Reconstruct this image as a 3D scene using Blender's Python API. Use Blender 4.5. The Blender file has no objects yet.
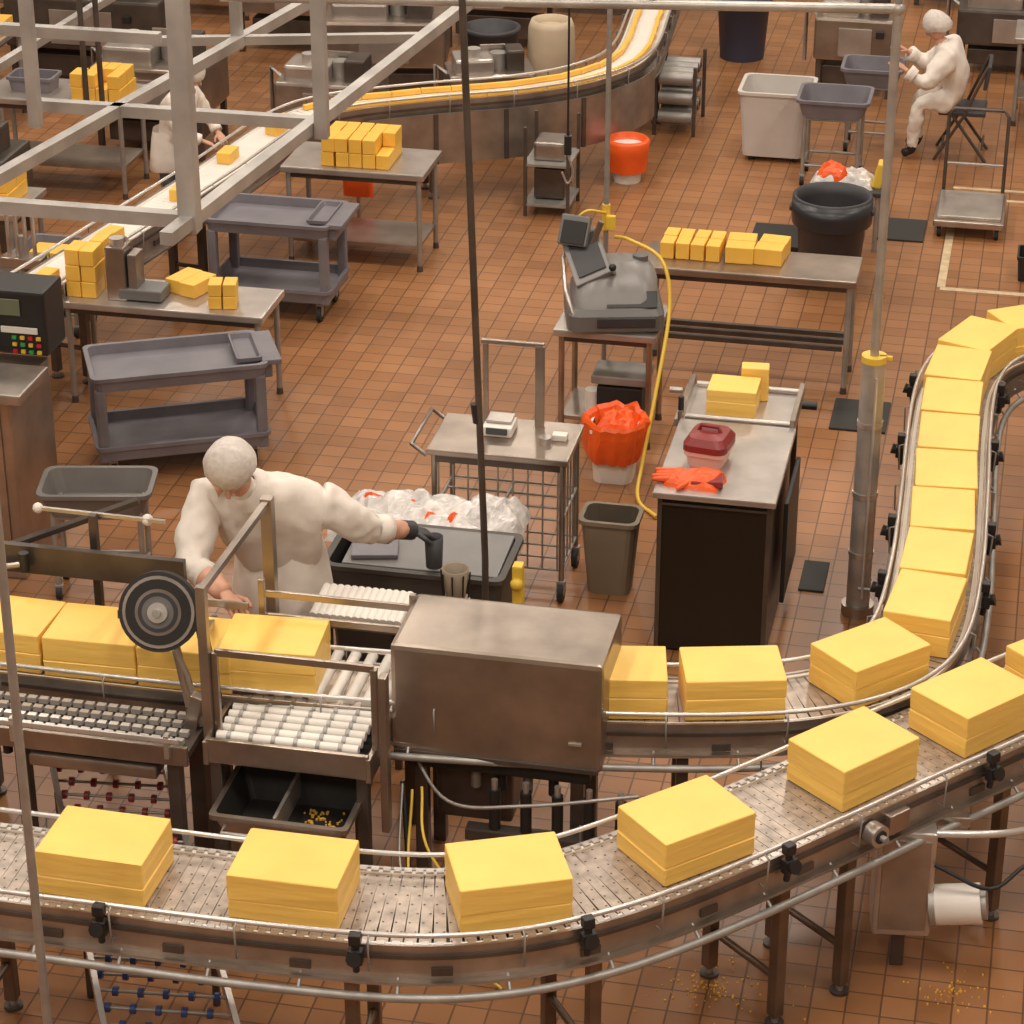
import bpy, bmesh, math, random
from mathutils import Vector, Matrix, Euler, noise as mnoise
random.seed(7)
sc=bpy.context.scene
sc.view_settings.view_transform='Standard'
sc.view_settings.look='None'
# ---------------------------------------------------------------- materials
MATS={}
def M(name,col,rough=.5,metal=0.,noise=0.,nscale=8.,bump=0.,sss=0.,alpha=1.,trans=0.,stretch=None):
    if name in MATS: return MATS[name]
    m=bpy.data.materials.new(name); m.use_nodes=True
    nt=m.node_tree; b=nt.nodes['Principled BSDF']
    b.inputs['Base Color'].default_value=(*col,1); b.inputs['Roughness'].default_value=rough
    b.inputs['Metallic'].default_value=metal
    if alpha<1: b.inputs['Alpha'].default_value=alpha
    if trans: b.inputs['Transmission Weight'].default_value=trans
    if sss:
        b.inputs['Subsurface Weight'].default_value=sss; b.inputs['Subsurface Radius'].default_value=(.02,.012,.004)
    tc=nt.nodes.new('ShaderNodeTexCoord'); n=nt.nodes.new('ShaderNodeTexNoise'); n.inputs['Scale'].default_value=nscale
    n.inputs['Detail'].default_value=5
    if stretch:
        mp=nt.nodes.new('ShaderNodeMapping'); mp.inputs['Scale'].default_value=stretch
        nt.links.new(tc.outputs['Object'],mp.inputs['Vector']); nt.links.new(mp.outputs[0],n.inputs['Vector'])
    else: nt.links.new(tc.outputs['Object'],n.inputs['Vector'])
    if noise:
        r=nt.nodes.new('ShaderNodeValToRGB')
        r.color_ramp.elements[0].position=.3; r.color_ramp.elements[1].position=.7
        r.color_ramp.elements[0].color=(*[c*(1-noise) for c in col],1)
        r.color_ramp.elements[1].color=(*[min(1,c*(1+noise*.6)) for c in col],1)
        nt.links.new(n.outputs['Fac'],r.inputs['Fac']); nt.links.new(r.outputs['Color'],b.inputs['Base Color'])
    if bump:
        bp=nt.nodes.new('ShaderNodeBump'); bp.inputs['Strength'].default_value=bump; bp.inputs['Distance'].default_value=.01
        nt.links.new(n.outputs['Fac'],bp.inputs['Height']); nt.links.new(bp.outputs['Normal'],b.inputs['Normal'])
    MATS[name]=m; return m
STEEL=M('brushed_steel',(.42,.35,.295),.33,.88,.3,4)
STEELL=M('light_steel',(.54,.49,.45),.34,.75,.2,6)
TUBE=M('bright_tube_steel',(.66,.63,.6),.3,.6,.1,8)
STEELM=M('conveyor_frame_steel',(.38,.33,.29),.36,.8,.28,6)
STEELD=M('dark_steel',(.12,.097,.083),.42,.6,.3,6)
GALV=M('galvanised_tube',(.38,.36,.335),.45,.55,.18,10)
BELT=M('belt_steel',(.46,.385,.325),.38,.5,.32,20)
CHEESE=M('cheddar',(.9,.52,.08),.42,0,.08,6,.25,.12)
CHEDB=M('cheddar_block',(.93,.595,.135),.4,0,.07,5,.3,.12,stretch=(1,1,9))
BLACK=M('black_plastic',(.016,.015,.015),.45)
DGREY=M('dark_grey_plastic',(.042,.04,.044),.5,0,.2,5)
GREY=M('grey_plastic',(.18,.166,.185),.45,0,.2,5)
TAUPE=M('taupe_plastic',(.24,.185,.125),.5,0,.1,5)
LGREY=M('machine_grey',(.145,.14,.135),.4,0,.1,4)
WHITE=M('white_plastic',(.8,.75,.69),.4,0,.05,6)
CREAM=M('cream_plastic',(.55,.44,.31),.5,0,.1,6)
COAT=M('white_cotton',(.82,.745,.67),.85,0,.1,9,.5)
NET=M('hairnet_fabric',(.66,.6,.55),.8,0,.12,50,.4)
SKIN=M('skin',(.62,.33,.22),.55,0,.08,10,0,.1)
HAIR=M('brown_hair',(.06,.035,.02),.7)
PANTS=M('grey_trousers',(.1,.1,.12),.85)
ORANGE=M('orange_plastic',(.85,.11,.012),.4,0,.15,8,.3)
REDB=M('dark_red_plastic',(.24,.025,.025),.4)
PINK=M('pink_plastic',(.7,.42,.35),.45)
YEL=M('yellow_plastic',(.78,.52,.06),.4)
BLUE=M('blue_plastic',(.03,.06,.2),.4)
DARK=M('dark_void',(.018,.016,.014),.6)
RUBBER=M('rubber',(.026,.024,.022),.7)
BAG=M('clear_bag_film',(.7,.66,.63),.18,0,.3,14,.9)
RED=M('red_button',(.6,.02,.02),.4)
GREEN=M('green_button',(.05,.35,.08),.4)
LCD=M('lcd_green',(.16,.18,.12),.3)
# ---------------------------------------------------------------- builder
def rrect(w,d,r,n=3):
    r=min(r,w*.49,d*.49); pts=[]
    for cx,cy,a0 in ((w/2-r,d/2-r,0),(-w/2+r,d/2-r,90),(-w/2+r,-d/2+r,180),(w/2-r,-d/2+r,270)):
        for i in range(n+1):
            a=math.radians(a0+90*i/n); pts.append((cx+r*math.cos(a),cy+r*math.sin(a)))
    return pts
class B:
    def __init__(s,name,loc=(0,0,0),yaw=0):
        s.name=name; s.loc=loc; s.yaw=yaw; s.v=[]; s.f=[]; s.m=[]; s.s=[]; s.mats=[]
    def mi(s,mat):
        if mat not in s.mats: s.mats.append(mat)
        return s.mats.index(mat)
    def add(s,vs,fs,mat,sm=False,T=None):
        o=len(s.v); k=s.mi(mat)
        for v in vs:
            v=Vector(v); s.v.append(T@v if T else v)
        for f in fs:
            s.f.append([i+o for i in f]); s.m.append(k); s.s.append(sm)
    def box(s,c,d,mat,bv=.006,rot=(0,0,0)):
        x,y,z=[k/2 for k in d]; b=min(bv,x*.45,y*.45,z*.45)
        T=Matrix.Translation(c)@Euler([math.radians(a) for a in rot]).to_matrix().to_4x4()
        if b<.0015:
            vs=[(sx*x,sy*y,sz*z) for sz in(-1,1) for sx,sy in((-1,-1),(1,-1),(1,1),(-1,1))]
            s.add(vs,[(3,2,1,0),(4,5,6,7),(0,1,5,4),(1,2,6,5),(2,3,7,6),(3,0,4,7)],mat,False,T); return
        bm=bmesh.new(); bmesh.ops.create_cube(bm,size=1)
        for v in bm.verts: v.co=Vector((v.co.x*2*x,v.co.y*2*y,v.co.z*2*z))
        bmesh.ops.bevel(bm,geom=list(bm.edges),offset=b,segments=2,affect='EDGES',profile=.6)
        bm.verts.index_update()
        s.add([v.co.copy() for v in bm.verts],[[v.index for v in f.verts] for f in bm.faces],mat,False,T); bm.free()
    def cyl(s,p0,p1,r0,mat,r1=None,n=14,caps=True):
        p0=Vector(p0);p1=Vector(p1); r1=r0 if r1 is None else r1
        d=(p1-p0).normalized(); a=d.orthogonal().normalized(); b=d.cross(a)
        vs=[]
        for p,r in((p0,r0),(p1,r1)):
            for i in range(n):
                t=2*math.pi*i/n; vs.append(p+a*r*math.cos(t)+b*r*math.sin(t))
        s.add(vs,[(i,(i+1)%n,n+(i+1)%n,n+i) for i in range(n)],mat,True)
        if caps: s.add(vs,[list(range(n))[::-1],list(range(n,2*n))],mat,False)
    def tube(s,pts,r,mat,n=8,rad=None,cap=True):
        pts=[Vector(p) for p in pts]; N=len(pts); rad=rad or [r]*N
        ts=[]
        for i in range(N):
            t=(pts[min(i+1,N-1)]-pts[max(i-1,0)]); ts.append(t.normalized() if t.length>1e-9 else Vector((0,0,1)))
        a=ts[0].orthogonal().normalized(); vs=[]
        for i in range(N):
            a=(a-ts[i]*a.dot(ts[i])); a=a.normalized() if a.length>1e-6 else ts[i].orthogonal().normalized()
            b=ts[i].cross(a)
            for k in range(n):
                t=2*math.pi*k/n; vs.append(pts[i]+(a*math.cos(t)+b*math.sin(t))*rad[i])
        fs=[(i*n+k,i*n+(k+1)%n,(i+1)*n+(k+1)%n,(i+1)*n+k) for i in range(N-1) for k in range(n)]
        s.add(vs,fs,mat,True)
        if cap: s.add(vs,[list(range(n))[::-1],list(range((N-1)*n,N*n))],mat,False)
    def limb(s,p0,p1,r0,r1,mat,n=8):
        p0=Vector(p0);p1=Vector(p1); d=(p1-p0).normalized()
        s.tube([p0-d*r0*.9,p0-d*r0*.5,p0,p1,p1+d*r1*.55,p1+d*r1*.95],0,mat,n,[r0*.3,r0*.85,r0,r1,r1*.8,r1*.25])
    def loft(s,loops,mat,sm=True,cap0=True,cap1=True):
        n=len(loops[0]); vs=[v for l in loops for v in l]
        s.add(vs,[(i*n+k,i*n+(k+1)%n,(i+1)*n+(k+1)%n,(i+1)*n+k) for i in range(len(loops)-1) for k in range(n)],mat,sm)
        c=[]
        if cap0: c.append(list(range(n))[::-1])
        if cap1: c.append([(len(loops)-1)*n+k for k in range(n)])
        if c: s.add(vs,c,mat,False)
    def lathe(s,prof,c,mat,n=24,cap0=False,cap1=False):
        s.loft([[(c[0]+r*math.cos(2*math.pi*k/n),c[1]+r*math.sin(2*math.pi*k/n),c[2]+z) for k in range(n)] for r,z in prof],mat,True,cap0,cap1)
    def tub(s,c,wt,dt,wb,db,h,mat,th=.012,r=.03,rim=.012,inner=None):
        def L(w,d,z,rr=r): return [(c[0]+x,c[1]+y,c[2]+z) for x,y in rrect(max(w,.01),max(d,.01),rr)]
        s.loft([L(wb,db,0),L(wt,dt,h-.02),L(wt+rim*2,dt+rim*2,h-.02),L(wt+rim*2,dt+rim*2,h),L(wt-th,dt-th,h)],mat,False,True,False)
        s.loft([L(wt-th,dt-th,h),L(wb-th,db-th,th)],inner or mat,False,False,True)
    def caster(s,x,y,r=.04):
        s.cyl((x-.013,y,r),(x+.013,y,r),r,RUBBER,n=14); s.cyl((x-.015,y,r),(x+.015,y,r),r*.45,GALV,n=10)
        s.box((x,y,r*1.7),(.04,.035,r*1.0),GALV,.004)
    def ball(s,c,r,mat,n=12,sc3=(1,1,1)):
        loops=[]
        for i in range(1,n//2+2):
            a=math.pi*i/(n//2+2); loops.append([(c[0]+r*sc3[0]*math.sin(a)*math.cos(2*math.pi*k/n),c[1]+r*sc3[1]*math.sin(a)*math.sin(2*math.pi*k/n),c[2]-r*sc3[2]*math.cos(a)) for k in range(n)])
        s.loft(loops,mat,True)
    def crumple(s,c,w,d,h,mat,n=22,seed=0,freq=9,amp=.06):
        vs=[];fs=[]
        for j in range(n+1):
            for i in range(n+1):
                u=i/n*2-1;v=j/n*2-1; e=max(0,1-max(abs(u),abs(v))**4)
                p=Vector((u*w/2,v*d/2,0)); q=mnoise.noise(Vector((p.x*freq+seed,p.y*freq,seed)))+.6*mnoise.noise(Vector((p.x*freq*2.7,p.y*freq*2.7+seed,2)))
                ed=.02*mnoise.noise(Vector((p.x*14,p.y*14,seed+5)))
                vs.append((c[0]+p.x+ed,c[1]+p.y+ed*.7,c[2]+h*e+amp*q*e-(.04*(1-e))))
        for j in range(n):
            for i in range(n): a=j*(n+1)+i; fs.append((a,a+1,a+n+2,a+n+1))
        s.add(vs,fs,mat,False)
    def done(s):
        me=bpy.data.meshes.new(s.name); me.from_pydata([tuple(v) for v in s.v],[],s.f)
        for m in s.mats: me.materials.append(m)
        me.polygons.foreach_set('material_index',s.m); me.polygons.foreach_set('use_smooth',s.s)
        me.update(); bm=bmesh.new(); bm.from_mesh(me); bmesh.ops.recalc_face_normals(bm,faces=bm.faces); bm.to_mesh(me); bm.free()
        o=bpy.data.objects.new(s.name,me); bpy.context.collection.objects.link(o)
        o.location=s.loc; o.rotation_euler=(0,0,math.radians(s.yaw)); return o
def catmull(P,k=10):
    P=[Vector(p) for p in P]; P=[2*P[0]-P[1]]+P+[2*P[-1]-P[-2]]; out=[]
    for i in range(1,len(P)-2):
        a,b,c,d=P[i-1:i+3]
        for j in range(k):
            t=j/k; out.append(.5*((2*b)+(c-a)*t+(2*a-5*b+4*c-d)*t*t+(-a+3*b-3*c+d)*t**3))
    out.append(P[-2]); return out
class Path:
    def __init__(s,P):
        pts=catmull([(*p,0) for p in P],16); s.L=[0]
        for a,b in zip(pts,pts[1:]): s.L.append(s.L[-1]+(b-a).length)
        s.pts=pts; s.len=s.L[-1]
    def at(s,d,off=0,z=0):
        d=max(0,min(s.len,d)); i=0
        while i<len(s.L)-2 and s.L[i+1]<d: i+=1
        t=(d-s.L[i])/max(1e-9,s.L[i+1]-s.L[i]); p=s.pts[i].lerp(s.pts[i+1],t)
        j0=max(0,i-2); j1=min(len(s.pts)-1,i+3); T=(s.pts[j1]-s.pts[j0]).normalized()
        N=Vector((-T.y,T.x,0)); q=p+N*off; q.z=z; return q,T,math.degrees(math.atan2(T.y,T.x))
    def near(s,x,y):
        best=min(range(len(s.pts)),key=lambda i:(s.pts[i]-Vector((x,y,0))).length); return s.L[best]
    def line(s,a,b,off,z,step=.06):
        n=max(2,int((b-a)/step)); return [s.at(a+(b-a)*i/n,off,z)[0] for i in range(n+1)]
def rail(b,P,a,e,off0,off1,z0,z1,mat,step=.06):
    n=max(2,int((e-a)/step)); loops=[]
    for i in range(n+1):
        d=a+(e-a)*i/n; loops.append([P.at(d,off0,z0)[0],P.at(d,off1,z0)[0],P.at(d,off1,z1)[0],P.at(d,off0,z1)[0]])
    b.loft(loops,mat,False)
def bar(b,p,q,t,mat,t2=None):
    p=Vector(p);q=Vector(q);d=q-p; L=d.length; rot=d.to_track_quat('X','Z').to_matrix().to_4x4()
    T=Matrix.Translation((p+q)/2)@rot; t2=t2 or t
    vs=[(sx*L/2,sy*t/2,sz*t2/2) for sz in(-1,1) for sx,sy in((-1,-1),(1,-1),(1,1),(-1,1))]
    b.add(vs,[(3,2,1,0),(4,5,6,7),(0,1,5,4),(1,2,6,5),(2,3,7,6),(3,0,4,7)],mat,False,T)
# ---------------------------------------------------------------- room
def tile_mat():
    m=bpy.data.materials.new('quarry_tile'); m.use_nodes=True; nt=m.node_tree; b=nt.nodes['Principled BSDF']
    tc=nt.nodes.new('ShaderNodeTexCoord'); br=nt.nodes.new('ShaderNodeTexBrick')
    br.offset=0.; br.squash=1.; br.inputs['Scale'].default_value=1.
    br.inputs['Brick Width'].default_value=.125; br.inputs['Row Height'].default_value=.125; br.inputs['Mortar Size'].default_value=.0042
    br.inputs['Mortar Smooth'].default_value=.3; br.inputs['Bias'].default_value=0
    br.inputs['Color1'].default_value=(.375,.172,.072,1); br.inputs['Color2'].default_value=(.295,.13,.052,1); br.inputs['Mortar'].default_value=(.14,.066,.032,1)
    nt.links.new(tc.outputs['Object'],br.inputs['Vector'])
    n=nt.nodes.new('ShaderNodeTexNoise'); n.inputs['Scale'].default_value=.8; n.inputs['Detail'].default_value=7
    nt.links.new(tc.outputs['Object'],n.inputs['Vector'])
    r=nt.nodes.new('ShaderNodeMapRange'); r.inputs[1].default_value=.3; r.inputs[2].default_value=.7; r.inputs[3].default_value=.7; r.inputs[4].default_value=1.2
    nt.links.new(n.outputs['Fac'],r.inputs[0])
    mx=nt.nodes.new('ShaderNodeVectorMath'); mx.operation='SCALE'; nt.links.new(br.outputs['Color'],mx.inputs[0]); nt.links.new(r.outputs[0],mx.inputs['Scale'])
    nt.links.new(mx.outputs[0],b.inputs['Base Color'])
    rr=nt.nodes.new('ShaderNodeMapRange'); rr.inputs[3].default_value=.18; rr.inputs[4].default_value=.46; nt.links.new(n.outputs['Fac'],rr.inputs[0]); nt.links.new(rr.outputs[0],b.inputs['Roughness'])
    bp=nt.nodes.new('ShaderNodeBump'); bp.inputs['Strength'].default_value=.3; bp.inputs['Distance'].default_value=.003; bp.invert=True
    nt.links.new(br.outputs['Fac'],bp.inputs['Height']); nt.links.new(bp.outputs['Normal'],b.inputs['Normal'])
    return m
b=B('floor'); b.box((-3,11,-.05),(15,28,.1),tile_mat(),0); b.done()
WALL=M('wall_paint',(.38,.33,.28),.7,0,.08,2)
for nm,c,d in (('wall_back',(-3,25.05,3.6),(15,.1,7.2)),('wall_front',(-3,-3.05,3.6),(15,.1,7.2)),('wall_left',(-10.55,11,3.6),(.1,28,7.2)),('wall_right',(4.55,11,3.6),(.1,28,7.2)),('ceiling',(-3,11,7.25),(15,28,.1))):
    b=B(nm); b.box(c,d,WALL,0); b.done()
for nm,x,y,w,d in (('floor_line',-.47,15.3,.05,1.2),('floor_line',.1,14.68,1.15,.05),('floor_line',-.1,16.55,.8,.04),('floor_line',-.1,16.35,.8,.04)):
    b=B(nm); b.box((x,y,.002),(w,d,.004),M('floor_paint',(.6,.46,.28),.5,0,.3,12),0); b.done()
for i,x in enumerate((-8.,-4.5,-1.,2.5)):
    for j,y in enumerate((1.,6.,11,16,21.5)):
        b=B('ceiling_lamp',(x,y,7.05)); b.box((0,0,.08),(.5,1.6,.1),WHITE,.02); b.box((0,0,.15),(.1,.1,.12),GALV); b.done()
        ld=bpy.data.lights.new('lamp_light','AREA'); ld.shape='RECTANGLE'; ld.size=.7; ld.size_y=1.8; ld.energy=110; ld.color=(1,.92,.81)
        lo=bpy.data.objects.new('lamp_light',ld); bpy.context.collection.objects.link(lo); lo.location=(x,y,7.0)
# ---------------------------------------------------------------- cheese
def cheese(x,y,z,yaw,l=.375,w=.285,h=.168,name='cheese_block',two=True):
    b=B(name,(x,y,z),yaw)
    def L(ww,dd,zz,j=.001): return [(px+random.uniform(-j,j),py+random.uniform(-j,j),zz+random.uniform(-j,j)*.6) for px,py in rrect(ww,dd,.006,2)]
    g=.48*h+random.uniform(-.012,.012); e=random.uniform(-.003,.005)
    lv=[L(l-.006,w-.006,0),L(l,w,.004)]
    if two:
        lv+=[L(l+.001,w+.001,g*.5,.0015),L(l+e,w+e,g-.004,.002),L(l-.007,w-.007,g,.001),L(l,w,g+.004,.002),L(l+.001,w+.001,(g+h)/2,.0015)]
    lv+=[L(l,w,h-.004),L(l-.003,w-.003,h-.001),L(l-.009,w-.009,h,.0003)]
    b.loft(lv,CHEDB,False); return b.done()
def loaves(name,x,y,z,nx,ny,nz,l,w,h,yaw=0,gap=.006,drop=.12):
    b=B(name,(x,y,z),yaw)
    for i in range(nx):
        for j in range(ny):
            for k in range(nz):
                if k==nz-1 and nz>1 and random.random()<drop: continue
                b.box(((i-(nx-1)/2)*(l+gap)+random.uniform(-.004,.004),(j-(ny-1)/2)*(w+gap)+random.uniform(-.004,.004),h/2+k*h),(l,w,h-.002),CHEESE,.005,(0,0,random.uniform(-2,2)))
    return b.done()
# ---------------------------------------------------------------- conveyors
ZB=.75
def conveyor(name,pts,w,legs,clamps_r,clamps_l,holes=False,guide=True,pipe=True,slat=.042,depth=.13,z=ZB,gz=.06,beltmat=BELT,legmat=STEELD):
    P=Path(pts); b=B(name); L=P.len; hw=w/2
    n=int(L/slat)
    for i in range(n):
        q,T,ang=P.at((i+.5)*slat,0,z-.006); b.box(q,(slat-.002,w-.02,.012),beltmat,0,(0,0,ang))
        if holes:
            k=8
            for j in range(k):
                o=(j-(k-1)/2)*(w-.06)/(k-1); c,_,_=P.at((i+.5+(.25 if j%2 else -.25))*slat,o,z+.0008)
                b.add([(c.x+.0045*math.cos(t*math.pi/3),c.y+.0045*math.sin(t*math.pi/3),c.z) for t in range(6)],[(0,1,2,3,4,5)],STEELD)
            for sg in(-1,1):
                q,T,ang=P.at((i+.5)*slat,sg*(hw-.004),z+.006); b.box(q,(slat*.6,.022,.014),STEELL,0,(0,0,ang))
    for sgn in(-1,1):
        rail(b,P,0,L,sgn*hw,sgn*(hw+.012),z-depth,z+.012,STEELM)
        rail(b,P,0,L,sgn*(hw-.01),sgn*(hw+.035),z-depth,z-depth+.012,STEEL)
        rail(b,P,0,L,sgn*(hw+.01),sgn*(hw+.022),z-.035,z-.02,STEELD)
        rail(b,P,0,L,sgn*(hw-.016),sgn*(hw+.0),z-.012,z+.006,WHITE)
        if guide:
            b.tube(P.line(.0,L,sgn*(hw+.02),z+gz),.009,TUBE,8)
            d=.2
            while d<L:
                b.tube([P.at(d,sgn*(hw+.02),z+gz)[0],P.at(d,sgn*(hw+.05),z+gz-.01)[0],P.at(d,sgn*(hw+.045),z-.07)[0],P.at(d,sgn*(hw+.01),z-.07)[0]],.004,GALV,6)
                q,T,ang=P.at(d+.2,sgn*(hw+.016),z-.085); b.box(q,(.07,.008,.03),STEELD,.001,(0,0,ang)); d+=.42
    rail(b,P,0,L,-hw,hw,z-.05,z-.03,STEELD)
    if pipe:
        b.tube(P.line(0,L,-(hw+.06),z-depth-.03),.015,GALV,10)
        d=.1
        while d<L:
            b.tube([P.at(d,-(hw+.06),z-depth-.03)[0],P.at(d,-(hw),z-depth+.02)[0]],.007,GALV,6); d+=.3
    for cl,sgn in((clamps_r,-1),(clamps_l,1)):
        for (cx,cy) in cl:
            d=P.near(cx,cy); q,T,ang=P.at(d,sgn*(hw+.05),z-.01)
            b.box(q,(.05,.035,.055),BLACK,.006,(0,0,ang)); q2=P.at(d,sgn*(hw+.045),z+.055)[0]
            b.cyl(q,q2,.013,BLACK,n=10); b.box(q2,(.04,.035,.04),BLACK,.005,(0,0,ang))
            q3=P.at(d,sgn*(hw+.085),z+.0)[0]; b.cyl(q,q3,.018,BLACK,.026,10)
            q4=P.at(d,sgn*(hw+.04),z-.075)[0]; b.cyl(q,q4,.012,BLACK,n=8)
    for (cx,cy) in legs:
        d=P.near(cx,cy)
        for sgn in(-1,1):
            q,T,ang=P.at(d,sgn*(hw-.03),(z-depth)/2+.02); b.box(q,(.045,.045,z-depth-.04),legmat,.005,(0,0,ang))
            f=P.at(d,sgn*(hw-.03),.0)[0]; b.cyl(f,f+Vector((0,0,.05)),.014,STEELL,n=8); b.cyl(f,f+Vector((0,0,.012)),.035,STEELD,n=12)
        b.tube([P.at(d,-(hw-.03),.2)[0],P.at(d,(hw-.03),.2)[0]],.014,legmat,8)
        b.tube([P.at(d,-(hw-.03),z-depth+.005)[0],P.at(d,(hw-.03),z-depth+.005)[0]],.02,legmat,8)
    if name=='front_conveyor':
        q,T,ang=P.at(P.near(-.5,7.78),-(hw+.02),z-.05); N=Vector((T.y,-T.x,0)); b.cyl(q,q+N*.05,.042,STEELL,n=20); b.cyl(q+N*.05,q+N*.055,.025,DARK,n=16); b.cyl(q+N*.05,q+N*.08,.012,GALV)
        q2=q+T*.12; b.box(q2,(.1,.05,.08),STEEL,.006,(0,0,ang))
    b.done(); return P
LEGM=M('leg_steel',(.2,.145,.108),.38,.65,.3,6)
FP=conveyor('front_conveyor',[(-4.6,6.73),(-3.4,6.73),(-2.86,6.73),(-2.3,6.73),(-1.81,6.76),(-1.52,6.84),(-1.28,6.98),(-1.07,7.16),(-.84,7.4),(-.59,7.68),(-.33,7.98),(-.06,8.28),(.2,8.58),(.5,8.9),(.9,9.33)],.42,
  [(-3.3,6.7),(-1.95,6.76),(-1.3,7.0),(-.75,7.5),(-.55,7.75),(-.02,8.3),(.4,8.8)],
  [(-2.76,6.7),(-1.92,6.7),(-1.31,6.93),(-.78,7.46),(-.13,8.2),(.25,8.6)],[],holes=True,legmat=LEGM)
MPTS=[(-4.3,8.1),(-3.6,8.1),(-3,8.1),(-2.2,8.13),(-1.5,8.2),(-.95,8.3),(-.6,8.43),(-.37,8.64),(-.26,8.95),(-.23,9.5),(-.24,10.2),(-.26,11.0),(-.24,11.5),(-.14,11.83),(.08,12.06),(.42,12.2),(.9,12.25),(1.9,12.25)]
MP=conveyor('middle_conveyor',MPTS,.33,[(-3.9,8.1),(-2.9,8.1),(-1.1,8.25),(-.23,9.3),(-.25,10.3),(-.25,11.3),(.5,12.2),(1.4,12.2)],
  [(-.24,9.35),(-.25,9.9),(-.26,10.7),(-.25,11.4)],[(-.24,9.35),(-.25,9.9),(-.26,10.7),(-.25,11.4)],depth=.12)
for x,y in ((-2.84,6.74),(-2.16,6.75),(-1.47,6.86),(-.95,7.29),(-.43,7.86),(-.03,8.32),(.3,8.69)):
    d=FP.near(x,y); q,T,a=FP.at(d,0,ZB+.003); cheese(q.x,q.y,q.z,a+random.uniform(-3,3))
ds=[MP.near(-1.36,8.24),MP.near(-.93,8.3),MP.near(-.43,8.57)]
d=MP.near(-.25,9.0)
while d<MP.len-.3: ds.append(d); d+=.395
for d in ds:
    q,T,a=MP.at(d,0,ZB+.003); cheese(q.x,q.y,q.z,a+random.uniform(-2,2),w=.265)
x=-4.1
while x<-2.85: cheese(x,8.1+random.uniform(-.01,.01),ZB+.003,random.uniform(-1.5,1.5),l=.37); x+=.378
cheese(-2.65,8.12,ZB+.03,4)
FAR=conveyor('packing_conveyor',[(-5.5,10.6),(-5.33,11.5),(-5.19,11.9),(-5.0,12.9),(-4.81,13.93),(-4.66,14.9),(-4.45,15.35),(-3.94,15.7),(-3.34,16.02),(-2.95,16.4),(-2.76,16.94),(-2.8,17.96),(-2.9,19.5)],.26,
  [(-5.1,12.3),(-4.85,13.6),(-3.9,15.7),(-3.1,16.2),(-2.8,17.5)],[],[],z=.66,gz=.05,pipe=False,beltmat=WHITE,depth=.16)
b=B('conveyor_shroud')
rail(b,FAR,FAR.near(-4.3,15.45),FAR.near(-2.76,16.9),-.175,-.185,.26,.6,STEELM)
for d in (FAR.near(-3.9,15.7),FAR.near(-3.5,15.95),FAR.near(-3.1,16.25)): q,T,a=FAR.at(d,-.19,.43); b.box(q,(.03,.012,.34),STEELD,.002,(0,0,a))
b.done()
b=B('cheese_trim_row')
for sg in(-1,1):
    d=FAR.near(-4.5,15.3)
    while d<FAR.len-.5:
        q,T,a=FAR.at(d,sg*.08,.66+.02); b.box(q,(.2,.03,.035),CHEESE,.005,(0,0,a+random.uniform(-4,4))); d+=.2
for d0 in (.6,1.1,1.5,2.2,3.0,3.7,4.3,4.4):
    q,T,a=FAR.at(d0,random.uniform(-.05,.05),.66+.035); b.box(q,(.16,.09,.07),CHEESE,.006,(0,0,a+random.uniform(-15,15)))
b.done()
# ---------------------------------------------------------------- hood over middle conveyor
b=B('steel_machine_housing',(-1.75,8.15,0),0)
b.box((0,0,.83),(.8,.42,.46),STEEL,.02)
b.box((0,-.215,.61),(.78,.012,.02),STEELD,.003); b.box((.3,-.213,.72),(.05,.01,.012),STEELL,.002)
for sx in(-.3,.3):
    for sy in(-.14,.14): b.box((sx,sy,.3),(.05,.05,.6),STEELD,.004)
b.box((0,0,.56),(.7,.34,.08),DARK,.01); b.box((-.12,.05,.38),(.3,.2,.3),STEELD,.02)
for i in range(5): b.cyl((-.1+i*.1,-.1,.56),(-.1+i*.1,-.1,.42),.02,BLACK if i%2 else GALV,n=10)
b.done()
b=B('roller_transfer_table',(-2.47,8.0,0))
for i in range(8):
    x=-.2+i*.068; b.cyl((x,0.0,ZB+.004),(x,.36,ZB+.004),.022,WHITE,n=12)
for i in range(6):
    y=-.3+i*.05; b.cyl((-.28,y,ZB-.01),(.26,y,ZB-.01),.019,WHITE,n=12)
    for k in range(6): b.cyl((-.24+k*.085,y,ZB-.01),(-.225+k*.085,y,ZB-.01),.0225,GALV,n=12)
for y in(-.345,.4): b.box((0,y,ZB-.05),(.62,.02,.1),STEEL,.004)
for x in(-.31,.31): b.box((x,.02,ZB-.06),(.02,.76,.1),STEEL,.004)
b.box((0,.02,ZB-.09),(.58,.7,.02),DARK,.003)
for x in(-.28,.28):
    for y in(-.32,.38): b.box((x,y,.33),(.045,.045,.66),STEELD,.004)
for z,y in((1.08,-.28),(1.02,.3),(.92,.3)): b.box((.02,y,z),(.6,.016,.028),STEEL,.003)
for x,y in((-.28,-.28),(.32,-.28),(-.28,.3),(.32,.3)): b.box((x,y,.9),(.024,.024,.36),STEEL,.003)
b.box((.36,-.3,.74),(.03,.05,.66),STEEL,.005)
b.done()
b=B('steel_drip_tray',(-2.46,7.66,0))
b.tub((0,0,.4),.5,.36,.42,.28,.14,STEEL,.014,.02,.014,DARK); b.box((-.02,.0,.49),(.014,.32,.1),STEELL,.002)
for x in(-.22,.22):
    for y in(-.14,.14): b.box((x,y,.2),(.035,.035,.4),STEELD,.003)
b.tube([(-.2,-.19,.5),(-.2,-.24,.5),(.2,-.24,.5),(.2,-.19,.5)],.009,STEELL,8)
for i in range(60): s=random.uniform(.005,.01); b.box((random.uniform(.02,.18),random.uniform(-.1,.1),.418),(s,s,s),CHEESE,0,(0,0,random.uniform(0,90)))
b.done()
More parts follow.
